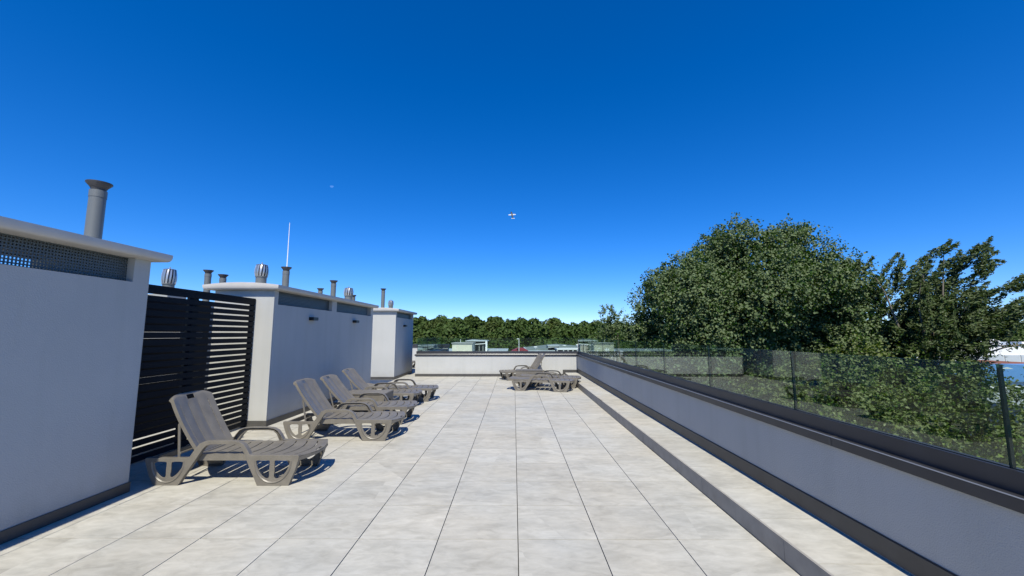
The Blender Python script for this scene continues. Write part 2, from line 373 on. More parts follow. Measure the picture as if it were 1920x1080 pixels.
# ------------------------------------------------------------------ rooftop vent blocks
def grille(parent, x, y0, y1, z0, z1, pitch, bar):
    m = MB()
    k = int((y1-y0)/pitch)
    for i in range(k+1): yy = y0 + (y1-y0)*i/k; m.box(x-.002, x+.002, yy-bar/2, yy+bar/2, z0, z1)
    k = int((z1-z0)/pitch)
    for i in range(k+1): zz = z0 + (z1-z0)*i/k; m.box(x+.0021, x+.005, y0, y1, zz-bar/2, zz+bar/2)
    return stuff(m.build('grille', M['mesh'], parent))
def vent_block(label, xf, xb, y0, y1, zt, panels, lit_through=False, zb=2.045, grange=None):
    t = thing('vent_block', label, 'vent block', (0,0,0))
    # body, then the end walls and piers that frame the openings under the cap
    b = MB().box(xb, xf, y0, y1, 0.0, zb)
    b.box(xb, xf, y0, y0+.12, zb, zt); b.box(xb, xf, y1-.175, y1, zb, zt)
    edges = sorted(panels)
    for i in range(len(edges)-1): b.box(xb, xf, edges[i][1], edges[i+1][0], zb, zt)
    b.build('wall', M['stucco'], t)
    MB().box(xb+.02, xf-.02, y0+.12, y1-.175, zb+.001, zb+.006).build('deck_shade_sheet', M['dark'], t)  # dark sheet over the body, paints the interior shade
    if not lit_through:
        MB().box((xb+xf)/2-.03, (xb+xf)/2+.03, y0+.12, y1-.175, zb+.006, zt-.001).build('light_stop_panel', M['dark'], t)  # dark panel added to stop light from the rear opening
    for (a, c) in panels:
        g0, g1 = (a, c) if grange is None else (max(a, grange[0]), min(c, grange[1]))
        grille(t, xf-.075, g0, g1, zb+.003, zt-.003, .0245, .011)
        for q in (zb, zt-.012): MB().box(xb+.07, xb+.075, g0, g1, q, q+.012).build('rear_frame', M['mesh'], t)
    # cap with a rounded nose all round, slightly crowned
    o, oy, th = .115, .085, .080
    bm = bmesh.new()
    prof = [(0, .001), (.012, .006), (.022, .02), (.028, .04), (.030, .055), (.030, th)]
    rings = []
    ins = [-.02] + [p[0] for p in prof]; zz = [0] + [p[1] for p in prof]
    for q, (e, z) in enumerate(zip(ins, zz)):
        X0, X1, Y0, Y1 = xb-o-e, xf+o+e-.02, y0-oy-e, y1+oy+e
        pts = []
        nx, ny = 6, 10
        for k in range(nx): pts.append((X0+(X1-X0)*k/nx, Y0))
        for k in range(ny): pts.append((X1, Y0+(Y1-Y0)*k/ny))
        for k in range(nx): pts.append((X1-(X1-X0)*k/nx, Y1))
        for k in range(ny): pts.append((X0, Y1-(Y1-Y0)*k/ny))
        top = z/th
        rings.append([bm.verts.new((px, py, zt+.001+z + top*.045*(1-((px-(X0+X1)/2)/((X1-X0)/2))**2))) for px, py in pts])
    N = len(rings[0])
    for i in range(len(rings)-1):
        for k in range(N): bm.faces.new((rings[i][k], rings[i][(k+1)%N], rings[i+1][(k+1)%N], rings[i+1][k]))
    # top fan rows
    tp = rings[-1]; nx, ny = 6, 10
    A = [tp[k] for k in range(nx+1)]
    for j in range(1, ny+1):
        if j < ny:
            L, Rr = tp[(N-j) % N], tp[nx+j]
            B = [L] + [bm.verts.new((L.co.x+(Rr.co.x-L.co.x)*k/nx, (L.co.y+Rr.co.y)/2, A[k].co.z)) for k in range(1, nx)] + [Rr]
        else: B = [tp[nx+ny+nx-k] for k in range(nx+1)]
        for k in range(nx): bm.faces.new((A[k], A[k+1], B[k+1], B[k]))
        A = B
    bm.faces.new(rings[0][::-1])
    bmesh.ops.recalc_face_normals(bm, faces=bm.faces)
    me = bpy.data.meshes.new('cap'); bm.to_mesh(me); bm.free()
    link('cap', me, M['cap'], t, True); me.set_sharp_from_angle(angle=R(50))
    MB().box(xf+.0005, xf+.012, y0-.0125, y1+.0125, .0015, .095).box(xb-.012, xf+.0004, y0-.012, y0-.0005, .0015, .0945).box(xb-.012, xf+.0004, y1+.0005, y1+.012, .0015, .0945).build('baseboard', M['anth2'], t, bevel=.002)
    return t
vent_block('grey vent block at the left edge with see-through square mesh under its cap', -3.77, -4.80, -5.5, 4.11, 2.285, [(-5.0, 1.5), (1.62, 3.935)], True, grange=(1.62, 3.935))
vent_block('middle vent block with two mesh openings and two black wall lights', -4.13, -5.16, 6.90, 11.80, 2.285, [(7.02, 9.12), (9.36, 11.52)])
vent_block('farthest small vent block beside the white far parapet', -4.04, -5.02, 13.80, 16.20, 2.30, [(13.92, 16.0)], zb=2.10)
vb = thing('vent_block', 'low vent block in the second row hidden behind the slatted screens', 'vent block', (0,0,0))
MB().box(-7.25, -6.2, 7.5, 9.3, 0, 2.02).build('wall', M['stucco'], vb); MB().box(-7.35, -6.1, 7.4, 9.4, 2.021, 2.10).build('cap', M['cap'], vb, bevel=.02)
MB().box(-7.13, -6.68, 7.7, 8.15, 2.101, 2.30).build('plinth', M['greyw'], vb)

def wall_light(x, y, z, label):
    t = thing('wall_light', label, 'wall light', (x, y, z), 0, 'black box lights on the vent blocks')
    MB().box(.001, .10, -.10, .10, -.032, .032).build('body', M['black'], t, bevel=.004)
    MB().box(.012, .092, -.088, .088, .0325, .034).build('lens', M['lens'], t)
wall_light(-4.13, 8.21, 1.838, 'black wall light on the middle block, nearer the camera')
wall_light(-4.13, 10.42, 1.850, 'black wall light on the middle block, nearer its far end')
wall_light(-4.04, 14.85, 1.828, 'small black wall light on the farthest vent block')

# ------------------------------------------------------------------ flues, turbine vents, rod
def flue(x, y, z0, z1, rf, label):
    k = rf/.10
    t = thing('flue_pipe', label, 'flue', (x, y, z0), 0, 'grey flue pipes with flared tops on the roof')
    h = z1 - z0
    p = MB().lathe([(.064*k, 0), (.064*k, h-.15*k)], 28)
    p.lathe([(.067*k, h-.155*k), (.067*k, h-.085*k), (.060*k, h-.085*k)], 28); p.lathe([(.0665*k, .001), (.085*k, .001), (.085*k, .012), (.0665*k, .02)], 28)
    p.build('pipe', M['flue'], t, True)
    c = MB().lathe([(.058*k, h-.10*k), (.058*k, h-.07*k), (.068*k, h-.05*k), (.10*k, h-.012*k), (.10*k, h-.002*k), (.094*k, h-.002*k), (.06*k, h-.045*k), (.0, h-.05*k)], 28)
    c.build('flared_cap', M['fluecap'], t, True)
    MB().lathe([(.0, h+.006*k), (.055*k, h+.002*k), (.09*k, h-.006*k), (.0, h-.008*k)], 24).build('rain_disc', M['flue'], t, True)
    return t
def turbine(x, y, z0, z1, r, label):
    t = thing('turbine_vent', label, 'turbine vent', (x, y, z0), 0, 'spinning steel turbine vents on the roof')
    h = z1 - z0; hb = h*.38
    MB().lathe([(r*.80, 0), (r*.80, hb), (r*.9, hb+.004), (r*.9, hb+.02), (0, hb+.02)], 24).build('neck', M['flue'], t, True)
    n = 14
    for k in range(n):
        a0 = 2*PI*k/n
        m = MB(); vs = []
        for j in range(7):
            f = j/6; rr = r*.94*(.86 + .22*math.sin(PI*(.15+.8*f))); z = hb+.022 + (h-hb-.045)*f
            a = a0 + .16*f
            for (da, dr) in ((0, 1.0), (.24, 1.02), (.40, .78)):
                vs.append((rr*dr*math.cos(a+da), rr*dr*math.sin(a+da), z))
        fs = [(j*3+q, j*3+q+1, j*3+q+4, j*3+q+3) for j in range(6) for q in range(2)]
        m.add(vs, fs); m.build('vane', M['steel'], t, True)
    MB().lathe([(r*.72, h-.024), (r*.9, h-.022), (r*.6, h-.010), (.012, h-.006), (.012, h+.03), (0, h+.03)], 20).build('top_plate', M['steel'], t, True)
    MB().lathe([(r*.55, hb+.03), (r*.55, h-.03)], 16).build('inner_drum', M['fluecap'], t, True)
flue(-4.13, 3.85, 2.38, 3.03, .10, 'large grey flue on the nearest vent block, standing highest at the left')
turbine(-6.87, 7.92, 2.301, 2.83, .12, 'turbine vent seen above the slatted screen, leftmost of the turbines')
flue(-6.85, 8.9, 2.095, 2.955, .10, 'grey flue rising behind the left corner of the middle cap')
flue(-6.51, 8.9, 2.095, 2.855, .10, 'short flue top peeking just over the left end of the middle cap')
turbine(-4.70, 7.40, 2.42, 2.83, .112, 'turbine vent on the front end of the middle block')
flue(-4.70, 8.20, 2.42, 2.905, .10, 'grey flue on the middle block in front of the white rod')
flue(-4.745, 9.80, 2.42, 2.645, .08, 'very short flue halfway along the middle block')
flue(-4.655, 10.3, 2.42, 2.905, .098, 'grey flue on the middle block just left of the far turbine')
turbine(-4.63, 11.2, 2.42, 2.825, .125, 'turbine vent near the far end of the middle block')
flue(-4.655, 11.62, 2.42, 2.655, .08, 'stub flue right beside the far turbine of the middle block')
flue(-4.67, 14.3, 2.44, 3.145, .10, 'slender tall flue on the farthest vent block')
turbine(-4.66, 15.2, 2.44, 2.80, .10, 'small turbine vent on the farthest vent block')
rod = thing('lightning_rod', 'thin white upright rod rising behind a flue on the middle block', 'rod', (-4.92, 8.6, 2.40))
MB().tube([(0,0,0),(0,0,.55)], .016, 8).build('base_mast', M['flue'], rod)
MB().tube([(0,0,.55),(0,0,1.56)], [.011,.005], 8).build('whip', M['white'], rod)

# ------------------------------------------------------------------ slatted screens
def screen(label, x, y0, y1, ztop, ym, zoff=0, sh=.068):
    t = thing('slatted_screen', label, 'privacy screen', (0,0,0))
    MB().box(x-.05, x-.001, y0, y0+.05, 0, ztop-.041).build('post', M['slat'], t)
    MB().box(x-.05, x-.001, y1-.05, y1, 0, ztop-.041).build('post', M['slat'], t)
    MB().box(x-.09, x-.001, ym-.05, ym+.05, 0, ztop-.041).build('post', M['slat'], t)
    MB().box(x-.055, x+.022, y0-.002, y1+.002, ztop-.04, ztop).build('top_rail', M['slat'], t, bevel=.003)
    pitch = .0905
    sm = MB().box(0, .018, y0, y1, 0, sh).mesh('slat'); sm.materials.append(M['slat'])
    z = ztop-.041-sh-zoff
    while z > .03:
        s = bpy.data.objects.new('slat', sm); COL.objects.link(s); s.parent = t; s.location = (x, random.uniform(-.001,.001), z); z -= pitch
    return t
screen('near-black slatted screen between the left and the middle vent blocks', -4.46, 4.13, 6.885, 2.135, 5.62, .0)
screen('second near-black slatted screen standing behind the first one', -5.20, 3.6, 6.86, 2.052, 5.30, .0, .0875)

# ------------------------------------------------------------------ lounger
def curve_plate(name, loops, thick, bev):
    cu = bpy.data.curves.new(name, 'CURVE'); cu.dimensions = '2D'; cu.fill_mode = 'BOTH'
    cu.extrude = thick/2 - bev; cu.bevel_depth = bev; cu.bevel_resolution = 1; cu.offset = -bev
    for lp in loops:
        s = cu.splines.new('POLY'); s.points.add(len(lp)-1); s.use_cyclic_u = True
        for p, q in zip(s.points, lp): p.co = (q[0], q[1], 0, 1)
    o = bpy.data.objects.new(name, cu); COL.objects.link(o)
    dg = bpy.context.evaluated_depsgraph_get()
    me = bpy.data.meshes.new_from_object(o.evaluated_get(dg)); bpy.data.objects.remove(o); bpy.data.curves.remove(cu)
    me.name = name; return me
def smooth_loop(pts, it=2):
    for _ in range(it):
        q = []
        for i in range(len(pts)):
            a, b = pts[i], pts[(i+1) % len(pts)]
            q += [(a[0]*.75+b[0]*.25, a[1]*.75+b[1]*.25), (a[0]*.25+b[0]*.75, a[1]*.25+b[1]*.75)]
        pts = q
    return pts
LW = .66                                    # overall width
def bm_edit(me, fn):
    bm = bmesh.new(); bm.from_mesh(me)
    for v in bm.verts: v.co = Vector(fn(v.co))
    bmesh.ops.recalc_face_normals(bm, faces=bm.faces); bm.to_mesh(me); bm.free(); me.update()
OUT = [(0,.268),(.42,.268),(.455,.285),(.50,.355),(.545,.412),(.60,.435),(.70,.44),(.88,.44),(.95,.430),(1.00,.405),(1.04,.355),(1.068,.305),(1.09,.298),
       (1.57,.298),(1.578,.285),(1.572,.25),(1.545,.15),(1.50,.04),(1.487,0),(1.165,0),(1.155,.02),(1.115,.10),(1.06,.205),(1.015,.305),(.985,.365),(.945,.398),(.89,.405),
       (.66,.403),(.615,.39),(.58,.355),(.53,.275),(.47,.18),(.41,.09),(.37,.02),(.355,0),(.105,0),(.095,.015),(.055,.09),(.022,.17),(.0,.24)]
HOLES = [[(1.150,.248),(1.272,.248),(1.285,.235),(1.278,.15),(1.285,.085),(1.262,.066),(1.225,.085),(1.185,.125),(1.155,.18),(1.140,.235)],
         [(1.340,.248),(1.475,.248),(1.487,.235),(1.475,.18),(1.445,.125),(1.40,.085),(1.355,.066),(1.330,.085),(1.338,.15),(1.328,.235)],
         [(.105,.232),(.215,.232),(.226,.22),(.222,.15),(.228,.09),(.205,.075),(.17,.09),(.13,.13),(.105,.18),(.095,.222)],
         [(.285,.232),(.385,.232),(.396,.22),(.38,.17),(.345,.12),(.305,.088),(.280,.078),(.268,.095),(.278,.15),(.272,.22)]]
def side_mesh():
    me = curve_plate('side_frame', [OUT] + [smooth_loop(h, 1) for h in HOLES], .012, .003)
    bm = bmesh.new(); bm.from_mesh(me)
    for v in bm.verts: v.co = Vector((v.co.x, .008 + v.co.z, v.co.y))
    # flange turned inward along the whole outline (arm becomes a channel, legs get depth)
    n = len(OUT)
    def inset(i, d):
        a, b, c = Vector(OUT[i-1]), Vector(OUT[i]), Vector(OUT[(i+1) % n])
        t = ((b-a).normalized()+(c-b).normalized()).normalized(); nn = Vector((t.y, -t.x)); return b + nn*d
    rg = [[], [], [], []]
    for i in range(n):
        q = inset(i, .001); q2 = inset(i, .008)
        rg[0].append(bm.verts.new((q.x, .009, q.y))); rg[1].append(bm.verts.new((q.x, .052, q.y)))
        rg[2].append(bm.verts.new((q2.x, .052, q2.y))); rg[3].append(bm.verts.new((q2.x, .009, q2.y)))
    for i in range(n):
        j = (i+1) % n
        for k in range(3): bm.faces.new((rg[k][i], rg[k][j], rg[k+1][j], rg[k+1][i]))
    # raised rib following the D-shaped openings
    for c0, c1, zt in ((1.12, 1.515, .03), (.06, .415, .035)):
        m = 14; pr_ = []
        for k in range(m+1):
            a = PI + PI*k/m; cx = (c0+c1)/2; pr_.append((cx+(c1-c0)/2*.93*math.cos(a), .235+.205*math.sin(a)))
        vs = []
        for k, (px, pz) in enumerate(pr_):
            d = Vector((px-(c0+c1)/2, (pz-.235))).normalized()
            for (off, y) in ((-.010, .001), (0, -.007), (.010, .001)): vs.append(bm.verts.new((px+d.x*off, y, pz+d.y*off)))
        for k in range(m):
            for q in range(2): bm.faces.new((vs[k*3+q], vs[k*3+q+1], vs[k*3+q+4], vs[k*3+q+3]))
    bmesh.ops.recalc_face_normals(bm, faces=bm.faces)
    bm.to_mesh(me); bm.free(); me.materials.append(M['plastic']); me.polygons.foreach_set('use_smooth', [True]*len(me.polygons)); me.set_sharp_from_angle(angle=R(35)); return me
def grid_plate(name, us, vs, hole, mp, thick):
    """plate on a grid of lines us x vs, cells where hole(u, v) is true left open, given thickness and side walls"""
    nu, nv = len(us), len(vs); bm = bmesh.new()
    keep = [[not hole((us[i]+us[i+1])/2, (vs[j]+vs[j+1])/2) for j in range(nv-1)] for i in range(nu-1)]
    T_, B_ = {}, {}
    def gv(d, i, j, dz):
        if (i, j) not in d: p = mp(us[i], vs[j]); d[(i, j)] = bm.verts.new((p[0], p[1], p[2]+dz))
        return d[(i, j)]
    for i in range(nu-1):
        for j in range(nv-1):
            if not keep[i][j]: continue
            q = [(i, j), (i+1, j), (i+1, j+1), (i, j+1)]
            bm.faces.new([gv(T_, *p, 0) for p in q]); bm.faces.new([gv(B_, *p, -thick) for p in q][::-1])
            for (di, dj), (p, r_) in {(0,-1): (q[0], q[1]), (1,0): (q[1], q[2]), (0,1): (q[2], q[3]), (-1,0): (q[3], q[0])}.items():
                ii, jj = i+di, j+dj
                if not (0 <= ii < nu-1 and 0 <= jj < nv-1) or not keep[ii][jj]:
                    bm.faces.new((gv(T_, *r_, 0), gv(T_, *p, 0), gv(B_, *p, -thick), gv(B_, *r_, -thick)))
    bmesh.ops.recalc_face_normals(bm, faces=bm.faces); return bm
def skirt(bm, pts, zt, zb, inn=.006):
    a = [bm.verts.new((p[0], p[1], zt(p))) for p in pts]; b = [bm.verts.new((p[0], p[1], zb(p))) for p in pts]
    cx = sum(p[0] for p in pts)/len(pts)
    c = [bm.verts.new((p[0]+(inn if p[0] < cx else -inn), p[1]-math.copysign(inn, p[1]), zb(p))) for p in pts]
    for i in range(len(pts)-1):
        for A, B in ((a, b), (b, c)): bm.faces.new((A[i], A[i+1], B[i+1], B[i]))
def finish(bm, name):
    me = bpy.data.meshes.new(name); bm.to_mesh(me); bm.free(); me.materials.append(M['plastic'])
    me.polygons.foreach_set('use_smooth', [True]*len(me.polygons)); me.set_sharp_from_angle(angle=R(38)); return me
def merge(vals, eps=.0015):
    out = []
    for v in sorted(vals):
        if not out or v-out[-1] > eps: out.append(v)
    return out
def seat_mesh():
    hw = LW/2-.004; hn = LW/2-.062; SL = [1.455-.122*k for k in range(8)]; g = .0065
    us = merge([.50, .53, 1.075, 1.10, 1.535, 1.555, 1.574] + [q for u in SL for q in (u-g, u+g)] + [u+.061 for u in SL])
    vs = merge([-hw, -hw+.05, -hn, -hn+.045, -.06, .06, hn-.045, hn, hw-.05, hw] + [hw*k/7 for k in range(-7, 8)], .004)
    def hole(u, v):
        if u < 1.08 and abs(v) > hn: return True
        for q in SL:
            if abs(u-q) < g and abs(v) < (hw-.05 if u > 1.1 else hn-.045): return True
        return 1.535 < u < 1.555 and abs(v) < .06
    def mp(u, v):
        f = min(1, max(0, (u-.55)/.8))
        return (u + .085*f*(1-(v/hw)**2), v, .295 - .012*(1-min(1, (v/.29)**2)) + .003*math.cos(2*PI*(u-1.455-.061)/.122))
    bm = grid_plate('seat', us, vs, hole, mp, .008)
    ft = [mp(1.574, -hw+2*hw*k/14) for k in range(15)]
    skirt(bm, ft, lambda p: p[2]-.001, lambda p: .247)
    for q in (-1, 1):
        skirt(bm, [(.50, q*hn), (1.08, q*hn)], lambda p: .287, lambda p: .228); skirt(bm, [(.50, q*(hn-.10)), (1.50, q*(hn-.10))], lambda p: .284, lambda p: .252)
    return finish(bm, 'seat')
def back_meshes(L=.69):
    hw = .277; SV = (-.20, -.07, .07, .20); g = .0042
    us = merge([0, .02, .09, L-.125, L-.082, L-.03, L-.012, L] + [L*k/14 for k in range(15)], .006)
    vs = merge([-hw, -hw+.012, hw-.012, hw, -.052, .052] + [q for v in SV for q in (v-g, v+g)] + [hw*k/8 for k in range(-8, 9)], .0035)
    def hole(u, v):
        if .09 < u < L-.125 and any(abs(v-q) < g for q in SV): return True
        return L-.082 < u < L-.03 and abs(v) < .052
    def mp(u, v):
        e = abs(v)/hw; taper = 1-.07*(1-u/L)**2; f = (u/L)**6
        return (u - f*(.045*e**5 + .012*e*e), v*taper*(1-.03*f*e**4), -.030*(1-e**2) - .016*math.sin(PI*u/L) + .004*math.cos(PI*v/.0675)*(1-e)*min(1, (L-u)*9)*min(1, u*9) - .018*max(0, (u-L+.05)/.05)**2)
    bm = grid_plate('backrest', us, vs, hole, mp, .006)
    rim = [mp(L*k/12, -hw) for k in range(13)] + [mp(L, -hw+2*hw*k/14) for k in range(1, 14)] + [mp(L*(12-k)/12, hw) for k in range(13)]
    skirt(bm, rim, lambda p: p[2]-.0005, lambda p: p[2]-.036, .009)
    for v in (-.135, 0, .135): skirt(bm, [mp(L*.05, v)[:2], mp(L*.85, v)[:2]], lambda p: -.045, lambda p: -.062)
    return finish(bm, 'backrest'), None
SIDE, SEAT = side_mesh(), seat_mesh()
BACK, UNDER = back_meshes()
def lounger(loc, rz, ang, label, group):
    t = thing('sun_lounger', label, 'sun lounger', loc, rz, group)      # origin: head end, nearer side; +x towards the feet, +y across
    a = link('side_frame', SIDE, None, t); a.location = (0,0,0)
    b = link('side_frame', SIDE, None, t); b.scale = (1,-1,1); b.location = (0,LW,0)
    s = link('seat', SEAT, None, t); s.location = (0,LW/2,0)
    k = link('backrest', BACK, None, t); k.location = (.50, LW/2, .31); k.rotation_euler = (0, 0, PI); k.rotation_mode = 'XYZ'
    # backrest mesh points along +x; turn it to point to the head and tilt up by ang
    k.rotation_euler = (Matrix.Rotation(PI, 3, 'Z').to_4x4().to_3x3() @ Matrix.Rotation(-ang, 3, 'Y')).to_euler()
    MB().tube([(0,-.285,0),(0,.285,0)], .012, 8).build('pivot_rod', M['plastic'], t).location = (.50, LW/2, .288)
    MB().box(.02, .05, .05, LW-.05, .20, .262).box(.05, .45, .055, .075, .235, .262).box(.05, .45, LW-.075, LW-.055, .235, .262).build('head_crossbar', M['plastic'], t, bevel=.004)
    if ang > .2:
        px, pz = .50-.36*math.cos(ang)-.066*math.sin(ang), .31+.36*math.sin(ang)-.066*math.cos(ang)
        st = MB()
        for y in (.075, LW-.075):
            st.tube([(.29, y, .255), (px, y, pz)], .013, 6)
        st.tube([(px, .07, pz), (px, LW-.07, pz)], .011, 6); st.tube([(.30, .07, .30), (.30, LW-.07, .30)], .009, 6)
        st.build('support_strut', M['plastic'], t)
    wh = MB()
    wh.lathe([(0,-.015),(.055,-.015),(.06,-.008),(.06,.008),(.055,.015),(0,.015)], 18)
    return t
GL = 'sun loungers in the row along the left'; GR = 'sun loungers by the far right corner'
lounger((-3.780, 4.28, 0), 0, R(60), 'nearest sun lounger on the left, in front of the dark slatted screen', GL)
lounger((-3.345, 6.00, 0), 0, R(54), 'second sun lounger from the camera, at the near end of the middle block', GL)
lounger((-3.400, 7.05, 0), R(0), R(48), 'third sun lounger, its foot passing in front of the side table', GL)
lounger((-3.670, 8.62, 0), R(0), R(46), 'sun lounger just behind the side table with its backrest raised', GL)
lounger((-3.450, 9.38, 0), R(0), R(4), 'farthest lounger of the left row, backrest folded nearly flat', GL)
lounger((-.060, 11.20, 0), R(-13), R(2), 'flat sun lounger in front at the far right, feet toward the step', GR)
lounger((.26, 11.93, 0), R(-12), R(2), 'second flat lounger directly behind the front one at the far right', GR)
lounger((.98, 14.66, 0), R(200), R(56), 'raised lounger at the far white wall, feet pointing left', GR)
lounger((-6.05, 17.2, 0), 0, R(2), 'lounger glimpsed through the gap beyond the farthest vent block, in front', 'loungers beyond the farthest block')
lounger((-6.10, 18.3, 0), 0, R(30), 'lounger glimpsed through the gap beyond the farthest vent block, behind', 'loungers beyond the farthest block')

def side_table(loc, rz, label, L, W, hgt):
    t = thing('side_table', label, 'side table', loc, rz, 'taupe plastic side tables')
    top = MB().prism([(0,0),(L,0),(L,W),(0,W)], 'z', hgt-.022, hgt); top.build('table_top', M['plastic'], t, bevel=.01)
    # skirt legs: each long side and end is a panel with an arch
    def arch(n0, n1, hh, foot):
        out = [(n0, 0), (n0, hh), (n1, hh), (n1, 0), (n1-foot, 0)]
        m = 10
        for k in range(m+1):
            a = PI*k/m; cx = (n0+n1)/2; rr = (n1-n0)/2-foot; out.append((cx+rr*math.cos(a), .02+(hh*.66)*math.sin(a)**.6 if 0 < k < m else .02))
        out.append((n0+foot, 0)); return out
    hh = hgt-.023
    for y in (.014, W-.026):
        MB().prism([(.012,hh),(L-.012,hh),(L-.03,.0),(L-.10,0),(L-.13,.10),(.13,.10),(.10,0),(.03,0)], 'y', y, y+.012).build('side_panel', M['plastic'], t)
    me = curve_plate('end_panel', [arch(.028, W-.028, hh, .07)], .010, .002); me.materials.append(M['plastic'])
    for x in (.03, L-.02):
        e = link('end_panel', me, None, t); e.rotation_euler = (R(90), 0, R(90)); e.location = (x, 0, 0)
    rb = MB(); rb.tube([(.20+.0*k, .008, .12) if k == 0 else (.20+.10*(1-math.cos(PI*k/16)), .008, .12+.11*math.sin(PI*k/16)) for k in range(9)] + [(L-.30, .008, .23), (L-.20, .008, .19)], .007, 5).build('rib', M['plastic'], t)
    return t
side_table((-3.32, 7.84, 0), 0, 'taupe plastic side table between the loungers of the left row', .86, .62, .395)
side_table((.04, 12.72, 0), R(-3), 'taupe plastic side table between the two far right loungers', .86, .5, .41)

# ------------------------------------------------------------------ trees
rng = np.random.default_rng(11)
def leaves_mesh(name, C, Nrm, Axis, Lh, Wh, mat):
    """C centres (n,3); Nrm, Axis unit vectors; Lh, Wh half length / width: each leaf is a bent four-sided blade"""
    n = len(C); U = Axis; V = np.cross(Nrm, U); V /= np.linalg.norm(V, axis=1, keepdims=True)+1e-9
    Lh = Lh[:,None]; Wh = Wh[:,None]
    P = np.empty((n,4,3)); bend = Nrm*Wh*.45
    P[:,0] = C-U*Lh; P[:,1] = C+V*Wh+bend-U*Lh*.15; P[:,2] = C+U*Lh; P[:,3] = C-V*Wh+bend-U*Lh*.15
    me = bpy.data.meshes.new(name); me.vertices.add(n*4); me.vertices.foreach_set('co', P.astype(np.float32).ravel())
    me.loops.add(n*6); idx = (np.arange(n)[:,None]*4 + np.array([0,1,2,0,2,3])).astype(np.int32).ravel()
    me.loops.foreach_set('vertex_index', idx); me.polygons.add(n*2)
    me.polygons.foreach_set('loop_start', (np.arange(n*2)*3).astype(np.int32)); me.update(calc_edges=True); me.validate()
    me.materials.append(mat); return me
def unit(v): return v/(np.linalg.norm(v, axis=1, keepdims=True)+1e-9)
def cloud(blobs, per, leaf, droop=.6, spread=.5, outward=True):
    """blobs: list of (centre, radii). Leaves gather in sprays inside each blob."""
    Cs, Ns, As = [], [], []
    for c, r in blobs:
        c = np.array(c); r = np.array(r)*np.ones(3); k = int(per*(r[0]*r[1]*r[2])**(.667)) if per > 5 else 5
        tw = max(6, k//22); d = unit(rng.normal(size=(tw,3))); rad = rng.uniform(.35, 1.05, (tw,1))**.6
        tips = c + d*rad*r
        ii = rng.integers(0, tw, k); tt = rng.uniform(-.25, 1, (k,1))
        p = tips[ii] + d[ii]*r*tt*.28*spread*2 + rng.normal(size=(k,3))*r*.085
        nn = unit(d[ii]*.5 + rng.normal(size=(k,3))*.75 + np.array([0,-.15,.55]))
        ax = unit(np.cross(nn, rng.normal(size=(k,3)))); ax = unit(ax + np.array([0,0,-droop])*rng.uniform(0,1,(k,1)))
        Cs.append(p); Ns.append(nn); As.append(ax)
    C, N, A = map(np.concatenate, (Cs, Ns, As))
    s = rng.uniform(.7, 1.25, len(C))*leaf
    return C, N, A, s*.5, s*.40
def trunk_mesh(base, fork, tips, r0, seed=0):
    rd = random.Random(seed); m = MB(); base, fork = Vector(base), Vector(fork)
    mid = (base+fork)/2 + Vector((rd.uniform(-.3,.3), rd.uniform(-.3,.3), 0))
    m.tube([base, base+Vector((0,0,.4)), mid, fork], [r0*1.35, r0, r0*.8, r0*.6], 9)
    for t in tips:
        t = Vector(t); a = fork + (t-fork)*.33 + Vector((rd.uniform(-.25,.25), rd.uniform(-.25,.25), rd.uniform(0,.5)))
        b = fork + (t-fork)*.68 + Vector((rd.uniform(-.2,.2), rd.uniform(-.2,.2), rd.uniform(0,.3)))
        m.tube([fork-Vector((0,0,.3)), a, b, t], [r0*.32, r0*.2, r0*.11, r0*.035], 6)
    return m
def tree(name, label, mat, base, fork, blobs, per, leaf, r0, droop=.6, spread=.5, group=None):
    t = thing(name, label, 'tree', base, 0, group); B = Vector(base)
    rel = [(tuple(Vector(c)-B), r) for c, r in blobs]
    C, N, A, L, W = cloud(rel, per, leaf, droop, spread)
    link('crown', leaves_mesh('crown', C, N, A, L, W, mat), None, t)
    step = max(1, len(rel)//26)
    trunk_mesh((0,0,0), Vector(fork)-B, [r[0] for r in rel[::step]], r0, len(label)).build('trunk', M['bark'], t, True)
    return t
def crown_blobs(c, r, n, br, seed, zcut=-1, shell=.5):
    g = np.random.default_rng(seed); out = []
    for _ in range(n):
        while True:
            d = g.normal(size=3); d /= np.linalg.norm(d)
            if d[2] > zcut: break
        q = g.uniform(shell, 1)**.7
        b = g.uniform(*br)
        out.append(((c[0]+d[0]*(r[0]-b*.5)*q, c[1]+d[1]*(r[1]-b*.5)*q, c[2]+d[2]*(r[2]-b*.5)*q), (b, b, b*g.uniform(.8,1.15))))
    return out
G = -12.6
# big poplar: outline shaped from several lobes
bl  = crown_blobs((8.1, 12.9, 1.9), (2.75, 2.5, 3.4), 62, (.55, .9), 1, shell=.7)
bl += crown_blobs((9.3, 12.9, 2.7), (1.6, 1.5, 1.7), 18, (.45, .7), 7) + crown_blobs((6.0, 12.8, 2.3), (1.3, 1.4, 1.4), 12, (.4, .65), 8)
bl += crown_blobs((5.4, 12.6, 1.7), (1.7, 1.9, 2.25), 34, (.5, .8), 2)
bl += crown_blobs((7.3, 12.8, 3.7), (1.25, 1.3, 1.25), 14, (.5, .7), 9)
bl += crown_blobs((9.9, 12.9, 1.0), (1.45, 2.0, 2.3), 28, (.5, .75), 3)
bl += crown_blobs((7.6, 13.0, 1.2), (2.9, 1.6, 2.4), 34, (.6, .9), 14, shell=.15)
bl += crown_blobs((9.6, 13.2, .2), (1.9, 1.4, 1.9), 20, (.5, .8), 15, shell=.2)
bl += crown_blobs((7.4, 12.2, -1.8), (3.6, 2.2, 2.0), 24, (.6, .9), 4)
tree('poplar_tree', 'big broad-leaved poplar whose round crown rises high above the glass', M['poplar'], (7.8, 13.4, G), (7.8, 13.2, -4.5), bl, 4300, .074, .28, .5, .40)
